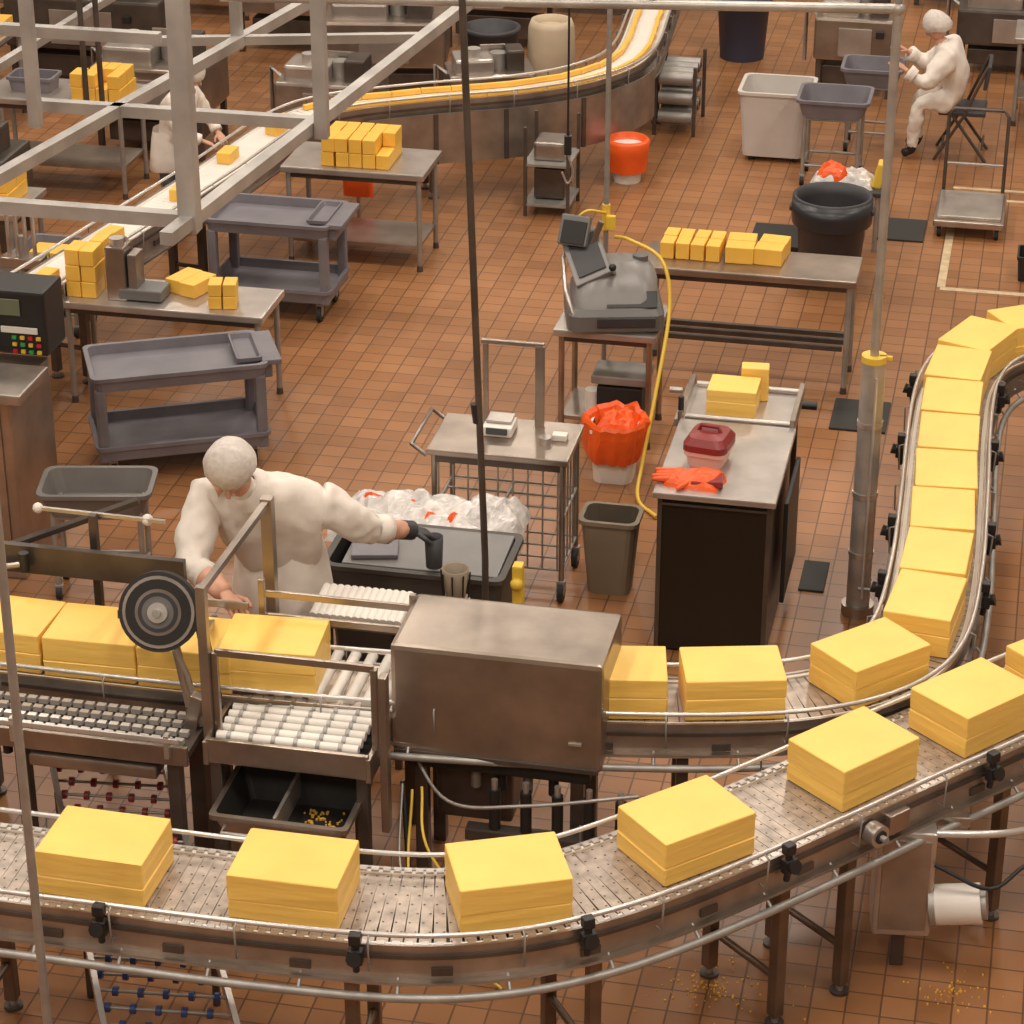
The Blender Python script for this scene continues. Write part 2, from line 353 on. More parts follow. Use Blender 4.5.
b=B('chain_infeed_table',(-3.5,7.74,0))
for k in range(4):
    y=-.1+k*.06
    for i in range(28): b.box((-.62+i*.046,y,ZB-.02),(.034,.024,.02),TUBE,0)
b.box((0,0,ZB-.05),(1.34,.28,.03),STEELD,.004); b.box((0,-.15,ZB-.05),(1.34,.02,.08),STEEL,.004); b.box((0,-.18,ZB+.03),(1.3,.012,.02),TUBE,.003)
for x in(-.6,0,.6): b.box((x,-.1,.33),(.05,.05,.66),STEELD,.004); b.box((x,-.17,ZB),(.02,.03,.1),STEELL,.003)
b.box((.3,-.12,.62),(.5,.1,.05),STEEL,.01)
for i in range(10): b.cyl((-.5+i*.11,-.1,.68),(-.5+i*.11,-.1,.6),.02,GALV if i%2 else BLACK,n=8)
b.done()
b=B('guide_wheel_unit',(-2.98,7.8,0))
def wheel(b,c,r,w,ax):
    ax=Vector(ax).normalized(); c=Vector(c)
    b.cyl(c-ax*w/2,c+ax*w/2,r,RUBBER,n=36)
    for dw,rr,mt in((.004,.9,STEELL),(.007,.82,DARK),(.009,.58,STEELM),(.011,.5,DGREY),(.013,.4,LGREY),(.022,.25,TUBE),(.04,.1,GALV)):
        b.cyl(c-ax*(w/2+dw),c+ax*(w/2+dw),r*rr,mt,n=32)
wheel(b,(0,0,1.18),.15,.04,(-.1,1,-.35))
b.tube([(0,.04,1.18),(.05,.02,1.0),(.1,-.02,.8)],.018,STEEL,8); b.tube([(.0,.02,1.12),(.09,.0,.92),(.14,-.02,.72)],.012,STEELL,8)
b.box((.12,-.03,.78),(.05,.05,.16),STEEL,.005,(0,15,0)); b.box((.16,.05,.95),(.03,.05,.32),STEELD,.004,(0,-8,0))
b.box((.1,.04,.4),(.06,.06,.72),STEELD,.004)
b.done()
b=B('infeed_gantry',(0,0,0))
bar(b,(-2.78,7.7,.7),(-2.78,7.7,1.36),.035,STEEL); bar(b,(-2.77,8.48,.0),(-2.77,8.48,1.34),.045,STEEL); bar(b,(-2.78,7.69,1.34),(-2.77,8.5,1.32),.026,STEEL)
bar(b,(-3.1,8.42,1.0),(-3.95,8.42,1.0),.03,STEELD,.12); bar(b,(-3.9,8.46,1.0),(-3.35,8.62,1.2),.04,STEELD,.02)
bar(b,(-3.75,8.55,1.16),(-3.2,8.5,1.18),.014,STEELL); b.ball((-3.75,8.55,1.16),.022,WHITE); b.ball((-3.28,8.52,1.17),.024,WHITE)
bar(b,(-3.3,8.45,.9),(-3.15,7.85,1.12),.03,STEELD); bar(b,(-3.5,8.5,0),(-3.5,8.5,1.18),.03,STEELD); bar(b,(-2.97,8.36,.85),(-2.8,7.75,1.12),.022,STEEL)
bar(b,(-3.2,8.34,.93),(-2.82,8.34,.93),.012,STEELL,.03)
b.done()
b=B('knob_handle_rod',(-4.0,8.35,0)); b.cyl((0,0,.95),(.25,.02,1.0),.012,STEELL); b.cyl((.25,.02,.97),(.25,.02,1.05),.02,BLACK); b.cyl((0,0,0.),(0,0,.96),.014,STEELD); b.done()
b=B('skate_wheel_conveyor')
A0,A1=Vector((-3.55,8.0,.34)),Vector((-2.55,6.05,.22)); B0,B1=Vector((-3.1,8.05,.34)),Vector((-2.08,6.1,.22))
bar(b,A0,A1,.02,STEELL,.06); bar(b,B0,B1,.02,STEELL,.06)
for i in range(24):
    t=(i+.5)/24; p=A0.lerp(A1,t); q=B0.lerp(B1,t); b.cyl(p,q,.006,GALV,n=6)
    for k in range(5):
        c=p.lerp(q,(k+.5+(.25 if i%2 else -.2))/5.2); e=(q-p).normalized(); b.cyl(c-e*.009,c+e*.009,.018,BLUE if i>11 else REDB,n=10)
for t in(.1,.5,.9):
    for P0,P1 in((A0,A1),(B0,B1)): p=P0.lerp(P1,t); b.cyl((p.x,p.y,0),p,.014,STEELD)
b.done()
b=B('yellow_air_hose')
for c in [[(-2.0,7.8,.55),(-1.95,7.65,.4),(-1.8,7.6,.2),(-1.65,7.5,.03),(-1.45,7.45,.02)],[(-2.05,7.85,.5),(-2.0,7.6,.25),(-1.85,7.5,.1),(-1.6,7.35,.02)]]:
    b.tube(catmull(c,8),.0055,YEL,8)
b.done()
b=B('grey_cable'); b.tube(catmull([(-2.1,8.0,.6),(-1.9,7.8,.5),(-1.6,7.75,.55),(-1.2,7.9,.55)],8),.007,GALV,8); b.tube(catmull([(-2.1,7.9,.5),(-2.05,7.65,.3),(-1.95,7.5,.2),(-1.9,7.4,.02)],8),.006,GALV,8)
b.tube(catmull([(-2.1,7.9,.5),(-2.0,7.7,.1),(-1.8,7.8,.03),(-1.4,8.0,.03)],8),.01,BLACK,8)
b.tube(catmull([(-2.1,7.6,.3),(-1.95,7.5,.03),(-1.7,7.6,.03),(-1.5,7.8,.25)],8),.01,BLACK,8); b.done()
b=B('valve_manifold',(-1.55,7.92,0))
for i in range(5): b.cyl((-.2+i*.12,0,.32),(-.2+i*.12,0,.5),.022,BLACK); b.cyl((-.2+i*.12,0,.5),(-.2+i*.12,0,.54),.012,STEELL)
b.box((0,0,.3),(.62,.06,.05),STEELD); b.box((-.28,0,.15),(.03,.03,.3),STEELD); b.box((.28,0,.15),(.03,.03,.3),STEELD); b.done()
b=B('gear_motor_drive',(-.22,7.84,0),8)
b.box((0,0,.4),(.21,.18,.44),STEELL,.012); b.box((0,-.093,.4),(.17,.008,.38),STEELM,.004); b.cyl((.1,-.06,.3),(.28,-.08,.33),.075,WHITE,n=24); b.cyl((.28,-.08,.33),(.3,-.083,.333),.06,GALV,n=20); b.cyl((.1,-.06,.3),(.12,-.062,.303),.078,GALV,n=24)
b.box((.12,.05,.6),(.22,.05,.04),STEEL); b.box((0,0,.1),(.05,.05,.2),STEELD)
b.tube(catmull([(.1,-.1,.5),(.3,-.12,.42),(.45,.0,.45),(.6,.1,.3),(.7,.2,.02)],6),.008,BLACK)
b.tube(catmull([(.1,-.05,.6),(.35,.0,.58),(.55,.2,.5),(.7,.3,.5)],6),.014,TUBE); b.done()
b=B('cheese_crumbs')
for cx,cy,n,r in((-.85,7.55,120,.13),(-2.35,7.6,60,.12),(-2.9,7.5,60,.15),(.0,7.7,60,.1),(-.5,7.2,40,.2)):
    for i in range(n):
        a=random.random()*6.28; q=abs(random.gauss(0,r)); s=random.uniform(.003,.008)
        b.box((cx+q*math.cos(a),cy+q*math.sin(a),s/2),(s,s*.7,s),CHEESE,0,(0,0,random.uniform(0,90)))
b.done()
# poles
b=B('steel_post',(-2.85,6.2,0)); b.cyl((0,0,0),(0,0,7.2),.0145,GALV); b.cyl((0,0,0),(0,0,.02),.07,GALV); b.box((.0,0,.42),(.06,.05,.05),STEELD); b.cyl((0,0,.5),(.08,.0,.5),.015,GALV); b.done()
b=B('hanging_rod'); b.tube([(-2.02,8.98,.62),(-2.02,8.98,.9),(-2.1,9.0,3.2),(-2.2,9.02,7.2)],.014,STEELD,10); b.cyl((-2.05,8.99,1.5),(-2.06,8.99,1.58),.019,BLACK); b.tube([(-2.02,8.98,.0),(-2.02,8.98,.64)],.02,STEELD); b.done()
PPM=M('pipe_steel',(.46,.42,.38),.42,.5,.25,7)
b=B('pipe_post',(-.60,10.5,0))
b.cyl((0,0,0),(0,0,1.26),.054,PPM,n=20); b.cyl((0,0,0),(0,0,.05),.075,STEEL,n=20); b.cyl((0,0,.0),(0,0,2.84),.02,PPM); b.cyl((0,0,1.26),(0,0,1.29),.056,YEL,n=20); b.box((.05,0,1.28),(.06,.02,.02),YEL)
for z in(.3,.6,.95): b.cyl((0,0,z),(0,0,z+.025),.058,STEELL,n=20)
b.tube([(.02,-.055,.1),(.02,-.055,1.2)],.007,TUBE)
b.ball((0,0,2.84),.03,PPM); b.tube([(-.0,-.05,.15),(.25,-.05,.15)],.01,GALV); b.done()
b=B('overhead_pipe'); b.cyl((-.6,10.5,2.84),(-3.4,10.1,2.84),.021,PPM); b.cyl((-.6,10.5,2.84),(-.6,14,2.84),.014,PPM); b.cyl((-3.1,10.14,2.84),(-3.1,10.14,7.2),.018,GALV); b.cyl((-1.6,10.36,2.84),(-1.6,10.36,7.2),.012,GALV)
b.cyl((-.6,10.5,2.84),(-.6,10.5,7.2),.018,GALV); b.done()
b=B('overhead_steel_frame')
h=2.6
FRM=M('frame_steel',(.44,.41,.38),.42,.45,.25,5)
def fr(p,q,t=.046): bar(b,p,q,t,FRM)
fr((-3.85,7.6,h),(-3.05,12.2,h)); fr((-2.9,7.9,h),(-2.5,11.6,h),.048); fr((-4.6,8.1,h),(-2.88,8.1,h),.05)
fr((-3.9,9.25,h),(-2.72,9.25,h)); fr((-3.75,10.2,h),(-2.62,10.5,h),.038); fr((-4.6,9.75,h+.15),(-3.55,9.75,h+.15),.046); fr((-4.8,10.9,h),(-2.4,11.1,h),.038)
for x,y,t in((-2.88,8.1,.066),(-2.71,9.2,.05),(-3.4,10.3,.045),(-3.85,9.1,.045)): fr((x,y,h-.04),(x,y,7.2),t)
fr((-4.4,9.9,h-.1),(-4.2,12.6,h-.1),.036); fr((-4.9,11.9,h),(-3.0,12.1,h),.036)
for x,y in((-3.95,9.9),(-3.9,9.95)): b.cyl((x,y,2.4),(x,y,7.2),.012,STEELD)
b.done()
b=B('hanging_cable',(-2.38,12.6,0)); b.tube([(0,0,1.5),(0,0,7.2)],.006,BLACK); b.cyl((0,0,1.4),(0,0,1.5),.02,BLACK); b.tube(catmull([(0,0,1.4),(.03,0,1.3),(0,0,1.24),(-.03,0,1.3)],5),.006,STEELL); b.done()
# ---------------------------------------------------------------- furniture makers
def steel_table(name,x,y,w,d,h,yaw=0,shelf=True,top=STEELL,leg=GALV,sh=.2):
    b=B(name,(x,y,0),yaw)
    b.box((0,0,h-.02),(w,d,.04),top,.008); b.box((0,0,h-.06),(w-.1,d-.08,.04),STEELD,.004)
    for sx in(-1,1):
        for sy in(-1,1):
            px,py=sx*(w/2-.04),sy*(d/2-.04); b.cyl((px,py,.03),(px,py,h-.04),.016,leg,n=12); b.cyl((px,py,0),(px,py,.04),.02,STEELD,.016,10)
    if shelf: b.box((0,0,sh),(w-.08,d-.08,.025),STEEL,.006)
    return b
def utility_cart(name,x,y,w,d,h,yaw,mat=GREY):
    b=B(name,(x,y,0),yaw)
    for z in(.13,h-.09):
        b.tub((0,0,z),w,d,w-.02,d-.02,.08,mat,.03,.04,.008)
    for sx in(-1,1):
        for sy in(-1,1):
            b.box((sx*(w/2-.035),sy*(d/2-.035),h/2+.02),(.055,.055,h-.2),mat,.015); b.caster(sx*(w/2-.08),sy*(d/2-.07),.05)
    b.box((w/2+.03,0,h-.02),(.1,d-.06,.03),mat,.01); b.box((w/2+.01,0,h-.07),(.05,d-.1,.08),mat,.01)
    b.tub((w/2-.08,0,h-.03),.12,d-.12,.1,d-.14,.035,mat,.01,.015,.004)
    return b.done()
utility_cart('utility_cart',-4.29,13.57,.74,.46,.62,0); utility_cart('utility_cart',-4.19,11.43,.88,.46,.6,26)
steel_table('steel_table',-4.46,12.18,1.14,.42,.6,shelf=False).done()
steel_table('steel_table',-4.03,14.52,.9,.5,.63,sh=.15).done()
b=steel_table('steel_table',-1.45,13.15,1.18,.4,.67,shelf=False,top=STEEL)
for y in(-.1,.0,.1): b.box((0,y,.24),(1.05,.03,.03),STEELD,.004)
b.done()
for x in(-1.87,-1.7,-1.52,-1.35): loaves('cheese_loaf_row',x,13.22,.67,1 if x>-1.6 else 2,2,1,.155 if x>-1.6 else .075,.12,.095,random.uniform(-5,5))
loaves('cheese_loaf_stack',-4.02,14.5,.63,5,2,2,.08,.17,.09)
loaves('cheese_loaf_stack',-4.92,12.2,.6,2,2,3,.08,.15,.09); loaves('cheese_loaf_row',-4.38,12.28,.6,2,1,1,.1,.2,.08,-20); loaves('cheese_loaf_row',-4.14,12.1,.6,2,1,2,.07,.12,.07,10)
b=B('bagging_machine',(-4.72,12.12,.6)); b.box((0,0,.15),(.11,.15,.3),STEEL,.01); b.box((.13,0,.04),(.24,.16,.06),LGREY,.01); b.cyl((0,-.02,.3),(0,-.02,.34),.04,STEELL); b.box((.09,0,.16),(.05,.12,.2),STEELM,.006); b.tube([(.05,0,.06),(.06,.04,.2),(.02,.05,.32)],.01,STEELL); b.done()
b=B('wire_cart',(-2.26,10.5,0))
b.box((0,0,.72),(.66,.42,.03),STEEL,.008); b.box((.0,0,.685),(.62,.38,.04),STEELD,.005)
for sx in(-1,1):
    for sy in(-1,1): b.cyl((sx*.3,sy*.18,.09),(sx*.3,sy*.18,.7),.013,STEELM); b.caster(sx*.3,sy*.18,.05)
for z in(.16,.42):
    for y in(-.18,-.06,.06,.18): b.cyl((-.3,y,z),(.3,y,z),.006,GALV,n=6)
    for x in(-.3,0,.3): b.cyl((x,-.18,z),(x,.18,z),.008,GALV,n=6)
for i in range(9): b.cyl((-.28+i*.07,-.18,.16),(-.28+i*.07,-.18,.66),.005,GALV,n=6)
for i in range(6): b.cyl((.3,-.18+i*.07,.16),(.3,-.18+i*.07,.66),.005,GALV,n=6)
b.box((-.13,.16,.93),(.025,.018,.42),STEEL); b.box((.13,.14,.93),(.045,.018,.42),STEEL); b.box((.0,.15,1.14),(.3,.022,.022),STEEL)
b.tube([(-.33,-.2,.7),(-.4,-.2,.75),(-.4,.2,.75),(-.33,.2,.7)],.01,STEELM)
b.done()
b=B('bench_scale',(-2.3,10.55,.735)); b.box((0,0,.025),(.14,.14,.05),WHITE,.01); b.box((0,.02,.06),(.12,.1,.012),STEELL,.004); b.box((0,-.07,.03),(.1,.02,.03),DGREY,.003,(-20,0,0)); b.done()
b=B('small_metal_parts',(-2.07,10.47,.735)); b.cyl((0,0,0),(0,0,.03),.03,STEELL); b.box((.06,.05,.015),(.07,.05,.03),WHITE); b.done()
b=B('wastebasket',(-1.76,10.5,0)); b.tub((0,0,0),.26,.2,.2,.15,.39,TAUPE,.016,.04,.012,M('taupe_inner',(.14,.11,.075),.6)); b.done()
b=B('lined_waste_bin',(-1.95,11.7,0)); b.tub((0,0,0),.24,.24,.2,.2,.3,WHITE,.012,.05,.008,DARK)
lo=[]
for z,r in((.12,.14),(.16,.152),(.21,.16),(.27,.17),(.32,.172),(.34,.16),(.325,.135),(.22,.1)):
    lo.append([(r*(1+.13*mnoise.noise(Vector((math.cos(2*math.pi*k/48)*4,math.sin(2*math.pi*k/48)*4,z*5))))*math.cos(2*math.pi*k/48),r*(1+.13*mnoise.noise(Vector((math.cos(2*math.pi*k/48)*4,math.sin(2*math.pi*k/48)*4,z*5))))*math.sin(2*math.pi*k/48),z+.03*mnoise.noise(Vector((math.cos(2*math.pi*k/48)*3,math.sin(2*math.pi*k/48)*3,7)))) for k in range(48)])
b.loft(lo,ORANGE,False,False,True); b.crumple((.02,-.02,.33),.2,.2,.03,ORANGE,12,5,14,.05); b.done()
b=B('red_bucket',(-2.66,16.25,0)); b.lathe([(.09,0),(.115,.24),(.125,.24),(.125,.25),(.11,.25),(.08,.02)],(0,0,0),WHITE); b.lathe([(.13,.08),(.14,.2),(.15,.28),(.13,.3),(.1,.2)],(0,0,0),ORANGE); b.lathe([(.1,.2),(.02,.2)],(0,0,0),ORANGE); b.done()
b=B('trash_can',(-1.15,14.68,0)); b.lathe([(.17,0),(.18,.02),(.215,.5),(.235,.51),(.238,.55),(.22,.55),(.205,.48),(.17,.03)],(0,0,0),DGREY,36,True,True)
for s in(-1,1): b.box((s*.235,0,.46),(.04,.09,.03),DGREY,.008)
b.lathe([(.21,.5),(.242,.54),(.246,.45),(.24,.38)],(0,0,0),M('bin_liner',(.02,.02,.024),.35),30); b.done()
b=B('wheeled_dolly',(-1.5,15.15,0)); b.box((0,0,.08),(.36,.4,.035),BLACK,.01)
for sx in(-1,1):
    for sy in(-1,1): b.caster(sx*.13,sy*.15,.032)
b.done()
b=B('bag_pile',(-1.1,15.35,0))
b.box((0,0,.38),(.44,.3,.03),DGREY,.01)
for sx in(-1,1):
    for sy in(-1,1): b.cyl((sx*.18,sy*.12,0),(sx*.18,sy*.12,.37),.015,GALV)
b.crumple((-.05,0,.42),.4,.24,.06,BAG,14,3,12,.05); b.crumple((-.1,-.02,.44),.24,.16,.07,ORANGE,10,8,12,.05)
b.box((.18,.0,.47),(.06,.12,.16),YEL,.02,(0,12,0)); b.done()
b=B('trash_can',(-2.28,19.3,0)); b.lathe([(.17,0),(.2,.42),(.22,.43),(.22,.47),(.2,.47),(.16,.05)],(0,0,0),M('navy_plastic',(.04,.045,.08),.5),28,True,True); b.done()
b=B('white_storage_bin',(-1.75,17.0,0)); b.tub((0,0,.04),.48,.44,.42,.38,.46,M('translucent_white',(.6,.56,.52),.45,0,.06,5),.02,.05,.015)
for sx in(-1,1):
    for sy in(-1,1): b.caster(sx*.15,sy*.14,.025)
b.done()
def tub_cart(name,x,y,w,d,h,yaw,mat=GREY,dep=.13):
    b=B(name,(x,y,0),yaw); b.tub((0,0,h-dep),w,d,w-.06,d-.06,dep,mat,.014,.05,.015)
    for sx in(-1,1):
        for sy in(-1,1):
            b.cyl((sx*(w/2-.05),sy*(d/2-.05),.06),(sx*(w/2-.05),sy*(d/2-.05),h-dep+.02),.014,GALV); b.caster(sx*(w/2-.05),sy*(d/2-.05),.035)
    for z in(.14,h-dep-.01):
        for sy in(-1,1): b.cyl((-w/2+.05,sy*(d/2-.05),z),(w/2-.05,sy*(d/2-.05),z),.01,GALV,n=8)
        for sx in(-1,1): b.cyl((sx*(w/2-.05),-d/2+.05,z),(sx*(w/2-.05),d/2-.05,z),.01,GALV,n=8)
    return b.done()
TUBG=M('tub_grey',(.16,.145,.135),.5,0,.15,6)
tub_cart('tub_cart',-4.08,10.0,.5,.3,.56,12,TUBG); tub_cart('tub_cart',-1.32,16.55,.46,.4,.6,0); tub_cart('tub_cart',-5.45,13.0,.4,.35,.5,0,GREY)
tub_cart('tub_cart',-1.13,17.3,.4,.35,.6,0,GREY)
loaves('cheese_loaf_row',-5.45,12.98,.42,2,1,1,.12,.16,.08)
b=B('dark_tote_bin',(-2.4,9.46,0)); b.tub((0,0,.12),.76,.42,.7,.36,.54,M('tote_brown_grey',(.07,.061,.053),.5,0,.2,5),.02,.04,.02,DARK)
b.box((.02,.02,.64),(.68,.36,.03),M('tote_lid_grey',(.19,.178,.17),.4,0,.15,5),.01,(3,0,0)); b.box((-.2,-.05,.665),(.2,.14,.02),GREY,.01,(3,0,12))
for sx in(-1,1):
    for sy in(-1,1): b.caster(sx*.28,sy*.12,.05)
b.box((0,0,.11),(.66,.32,.03),STEELD); b.done()
b=B('steel_cup',(-2.18,9.13,.0)); b.cyl((0,0,0),(0,0,.6),.012,STEELD); b.cyl((0,0,.6),(0,0,.62),.06,STEEL); b.lathe([(.04,.62),(.058,.76),(.05,.76),(.04,.63)],(0,0,0),TAUPE,20,True,True)
for k in range(8): b.cyl((.055*math.cos(k*.785),.055*math.sin(k*.785),.63),(.062*math.cos(k*.785),.062*math.sin(k*.785),.75),.004,DARK,n=6)
b.done()
b=B('white_folded_liner',(-2.48,8.75,0)); 
for i in range(13): b.cyl((-.17+i*.029,-.12,.75),(-.17+i*.029,.1,.77),.019,WHITE,n=10)
b.box((0,0,.71),(.4,.22,.03),STEEL); b.box((-.14,0,.35),(.03,.03,.7),STEELD); b.box((.14,0,.35),(.03,.03,.7),STEELD); b.done()
b=B('yellow_bracket',(-1.95,9.3,0)); b.box((0,0,.36),(.045,.06,.72),YEL,.01)
for z in(.4,.52,.64): b.ball((0,-.035,z),.028,YEL,10)
b.cyl((0,-.05,.52),(0,-.07,.52),.012,BLACK); b.done()
b=B('plastic_bag_box',(-2.5,9.98,0)); b.box((0,0,.24),(.7,.32,.48),STEELD,.02)
b.crumple((-.02,0,.53),.84,.44,.07,BAG,34,2,7,.06); b.crumple((-.15,.05,.545),.5,.12,.05,ORANGE,16,9,12,.05); b.crumple((.1,-.08,.545),.3,.1,.05,ORANGE,14,4,12,.05)
b.crumple((.28,.02,.55),.3,.34,.08,BAG,20,12,11,.05); b.crumple((-.28,-.05,.55),.26,.2,.06,BAG,16,22,11,.05); b.done()
b=B('stainless_cabinet_counter',(-1.215,0,0))
b.box((0,10.33,.785),(.54,.8,.03),STEELL,.008); b.box((0,10.34,.39),(.5,.76,.76),M('dark_cabinet_panel',(.022,.016,.011),.35,.3),.008)
b.box((0,9.952,.74),(.46,.008,.012),STEELD)
for x in(-.24,.24): b.box((x,9.957,.39),(.02,.006,.76),STEELD,.001)
b.box((.29,10.45,.42),(.02,.5,.5),BLACK,.005)
b.box((-.02,10.95,.77),(.56,.42,.04),STEELL,.006)
for x in(-.27,.25):
    b.box((x,10.95,.81),(.025,.44,.05),STEEL,.004)
    for y in(10.8,11.1): b.box((x*.9,y,.37),(.035,.035,.74),STEELD,.003)
b.cyl((-.25,10.76,.8),(.25,10.76,.8),.016,STEELL); b.cyl((-.25,11.14,.8),(.25,11.14,.8),.016,STEELL)
b.cyl((.27,10.95,.82),(.34,10.95,.82),.02,BLACK); b.cyl((-.3,11.0,.82),(-.36,11.0,.82),.015,STEELL)
b.cyl((-.27,10.75,.82),(-.27,10.75,.9),.014,BLACK)
b.done()
cheese(-1.26,10.9,.792,0,l=.23,w=.19,h=.13); cheese(-1.18,11.05,.792,5,l=.13,w=.08,h=.165,two=False)
b=B('red_storage_box',(-1.29,10.3,.8),-8); b.tub((0,0,0),.18,.2,.15,.17,.08,PINK,.01,.03,.006); b.loft([[(x,y,z) for x,y in rrect(w,d,.04)] for w,d,z in((.2,.22,.08),(.2,.22,.11),(.16,.18,.14),(.08,.1,.15))],REDB,False); b.tube([(-.05,0,.14),(-.04,0,.17),(.04,0,.17),(.05,0,.14)],.01,REDB); b.done()
b=B('orange_glove',(-1.32,10.07,.8),-5); b.crumple((0,0,.03),.26,.17,.02,ORANGE,14,6,10,.02); b.box((.06,-.01,.02),(.14,.1,.03),REDB,.012,(0,-4,8))
for k in range(4): b.limb((-.08,-.04+k*.027,.025),(-.17-.01*(k%2),-.05+k*.032,.014),.014,.011,ORANGE)
b.limb((-.02,-.06,.02),(-.05,-.11,.012),.013,.01,ORANGE); b.done()
for x,y,w,d in((-.78,12.7,.3,.4),(-.83,10.8,.12,.3),(-.78,15.65,.3,.4),(-4.55,11.82,.5,.18)):
    b=B('rubber_mat',(x,y,0)); b.box((0,0,.006),(w,d,.012),RUBBER,.003); b.done()
b=steel_table('machine_stand',-2.07,12.25,.54,.46,.65,sh=.14,leg=STEEL); b.done()
b=B('electrical_box_shelf',(-2.0,12.2,.155)); b.box((0,0,.08),(.24,.2,.16),DARK,.01); b.box((.0,.0,.2),(.3,.22,.05),GALV,.01); b.cyl((-.15,-.05,0),(-.15,-.05,.12),.04,WHITE); b.done()
b=B('slicing_machine',(-2.06,12.23,.65),14)
MG=M('machine_grey_light',(.24,.225,.215),.36,0,.1,4)
b.loft([[(x,y,z) for x,y in rrect(w,d,.06)] for w,d,z in((.46,.42,0),(.5,.46,.02),(.5,.46,.1),(.46,.42,.13))],LGREY,False)
b.loft([[(x+ox,y+oy,z) for x,y in rrect(w,d,.1,5)] for w,d,z,ox,oy in((.45,.41,.125,.0,0),(.44,.38,.18,.0,.01),(.4,.32,.24,.02,.03),(.32,.24,.29,.03,.05),(.2,.14,.315,.03,.06))],MG,True)
b.box((-.14,.02,.33),(.2,.3,.035),MG,.015,(34,-24,0)); b.box((-.145,.01,.352),(.15,.24,.008),DGREY,.003,(34,-24,0))
b.box((-.2,.1,.45),(.16,.04,.16),LGREY,.014,(-28,0,-25)); b.box((-.207,.075,.45),(.13,.01,.12),DARK,.003,(-28,0,-25)); b.box((-.1,.06,.42),(.03,.03,.2),STEEL,.004,(0,20,0))
b.cyl((.02,.02,.2),(-.02,-.14,.33),.012,STEELL); b.ball((-.02,-.15,.34),.02,BLACK,10)
b.box((.05,-.232,.07),(.3,.02,.05),DGREY,.006); b.box((.08,-.17,.17),(.26,.015,.09),DGREY,.005,(-38,0,0)); b.cyl((.14,.06,.28),(.14,.06,.33),.04,LGREY)
b.tube([(-.22,-.2,.1),(-.26,-.16,.22),(-.26,.1,.3),(-.22,.16,.36)],.012,STEELL)
b.done()
b=B('utility_drop_post',(-2.17,12.6,0)); b.cyl((0,0,0),(0,0,7.2),.014,GALV); b.cyl((0,0,1.0),(0,0,1.14),.022,YEL); b.box((.03,-.03,1.05),(.05,.03,.08),YEL,.006); b.done()
b=B('yellow_hose'); b.tube(catmull([(-2.1,12.5,1.0),(-1.98,12.25,1.08),(-1.8,12.15,1.02),(-1.74,12.05,.8),(-1.76,11.8,.45),(-1.79,11.6,.14),(-1.78,11.42,.02),(-1.66,11.25,.015)],8),.01,YEL,8)
b.tube(catmull([(-2.17,12.58,1.1),(-2.26,12.5,1.13),(-2.32,12.5,1.05),(-2.28,12.55,.95)],8),.007,YEL,8); b.done()
b=B('control_panel_cabinet',(-4.86,0,0))
b.box((0,10.25,.47),(.76,.5,.94),STEEL,.01); b.box((.05,10.1,.965),(.84,.36,.05),STEELM,.01)
b.box((.04,10.5,1.15),(.78,.24,.32),BLACK,.015); b.box((.14,10.375,1.23),(.34,.01,.08),LCD,.003); b.box((.3,10.37,1.12),(.18,.01,.03),WHITE,.002)
for i in range(4):
    for j in range(3): b.box((.27+i*.04,10.375,1.01+j*.035),(.022,.012,.018),[RED,YEL,GREEN,YEL][(i+j)%4],.003)
b.box((.3,10.0,.5),(.012,.01,.7),STEELL,.002); b.box((.0,9.995,.5),(.66,.01,.84),STEEL,.004)
b.done()
b=B('platform_scale_cart',(-.36,15.85,0)); b.box((0,0,.1),(.44,.6,.04),STEEL,.01); b.box((0,0,.13),(.4,.5,.02),STEELL,.008)
for sx in(-1,1):
    for sy in(-1,1): b.caster(sx*.18,sy*.24,.04)
b.tube([(-.19,.3,.1),(-.19,.34,.62),(-.16,.35,.66),(.16,.35,.66),(.19,.34,.62),(.19,.3,.1)],.012,STEELD,8); b.tube([(-.19,.32,.3),(.19,.32,.3)],.009,GALV)
b.done()
b=B('black_crate',(.12,15.0,0)); b.tub((0,0,0),.3,.22,.28,.2,.16,BLACK,.012,.02,.006,DARK); b.done()
def chair(x,y,yaw,mat=DGREY,s=.76):
    b=B('folding_chair',(x,y,0),yaw)
    b.box((0,0,.44*s),(.42*s,.42*s,.03),mat,.012); b.box((0,.2*s,.78*s),(.42*s,.025,.22*s),mat,.01,(-8,0,0))
    for sx in(-1,1):
        b.tube([(sx*.21*s,-.22*s,0),(sx*.2*s,.02*s,.42*s),(sx*.2*s,.2*s,.88*s)],.011,STEELD); b.tube([(sx*.2*s,.24*s,0),(sx*.19*s,-.1*s,.44*s)],.011,STEELD)
    b.tube([(-.2*s,.2*s,.12*s),(.2*s,.2*s,.12*s)],.008,STEELD); b.tube([(-.21*s,-.16*s,.1*s),(.21*s,-.16*s,.1*s)],.008,STEELD)
    return b.done()
chair(-.5,17.27,-90)
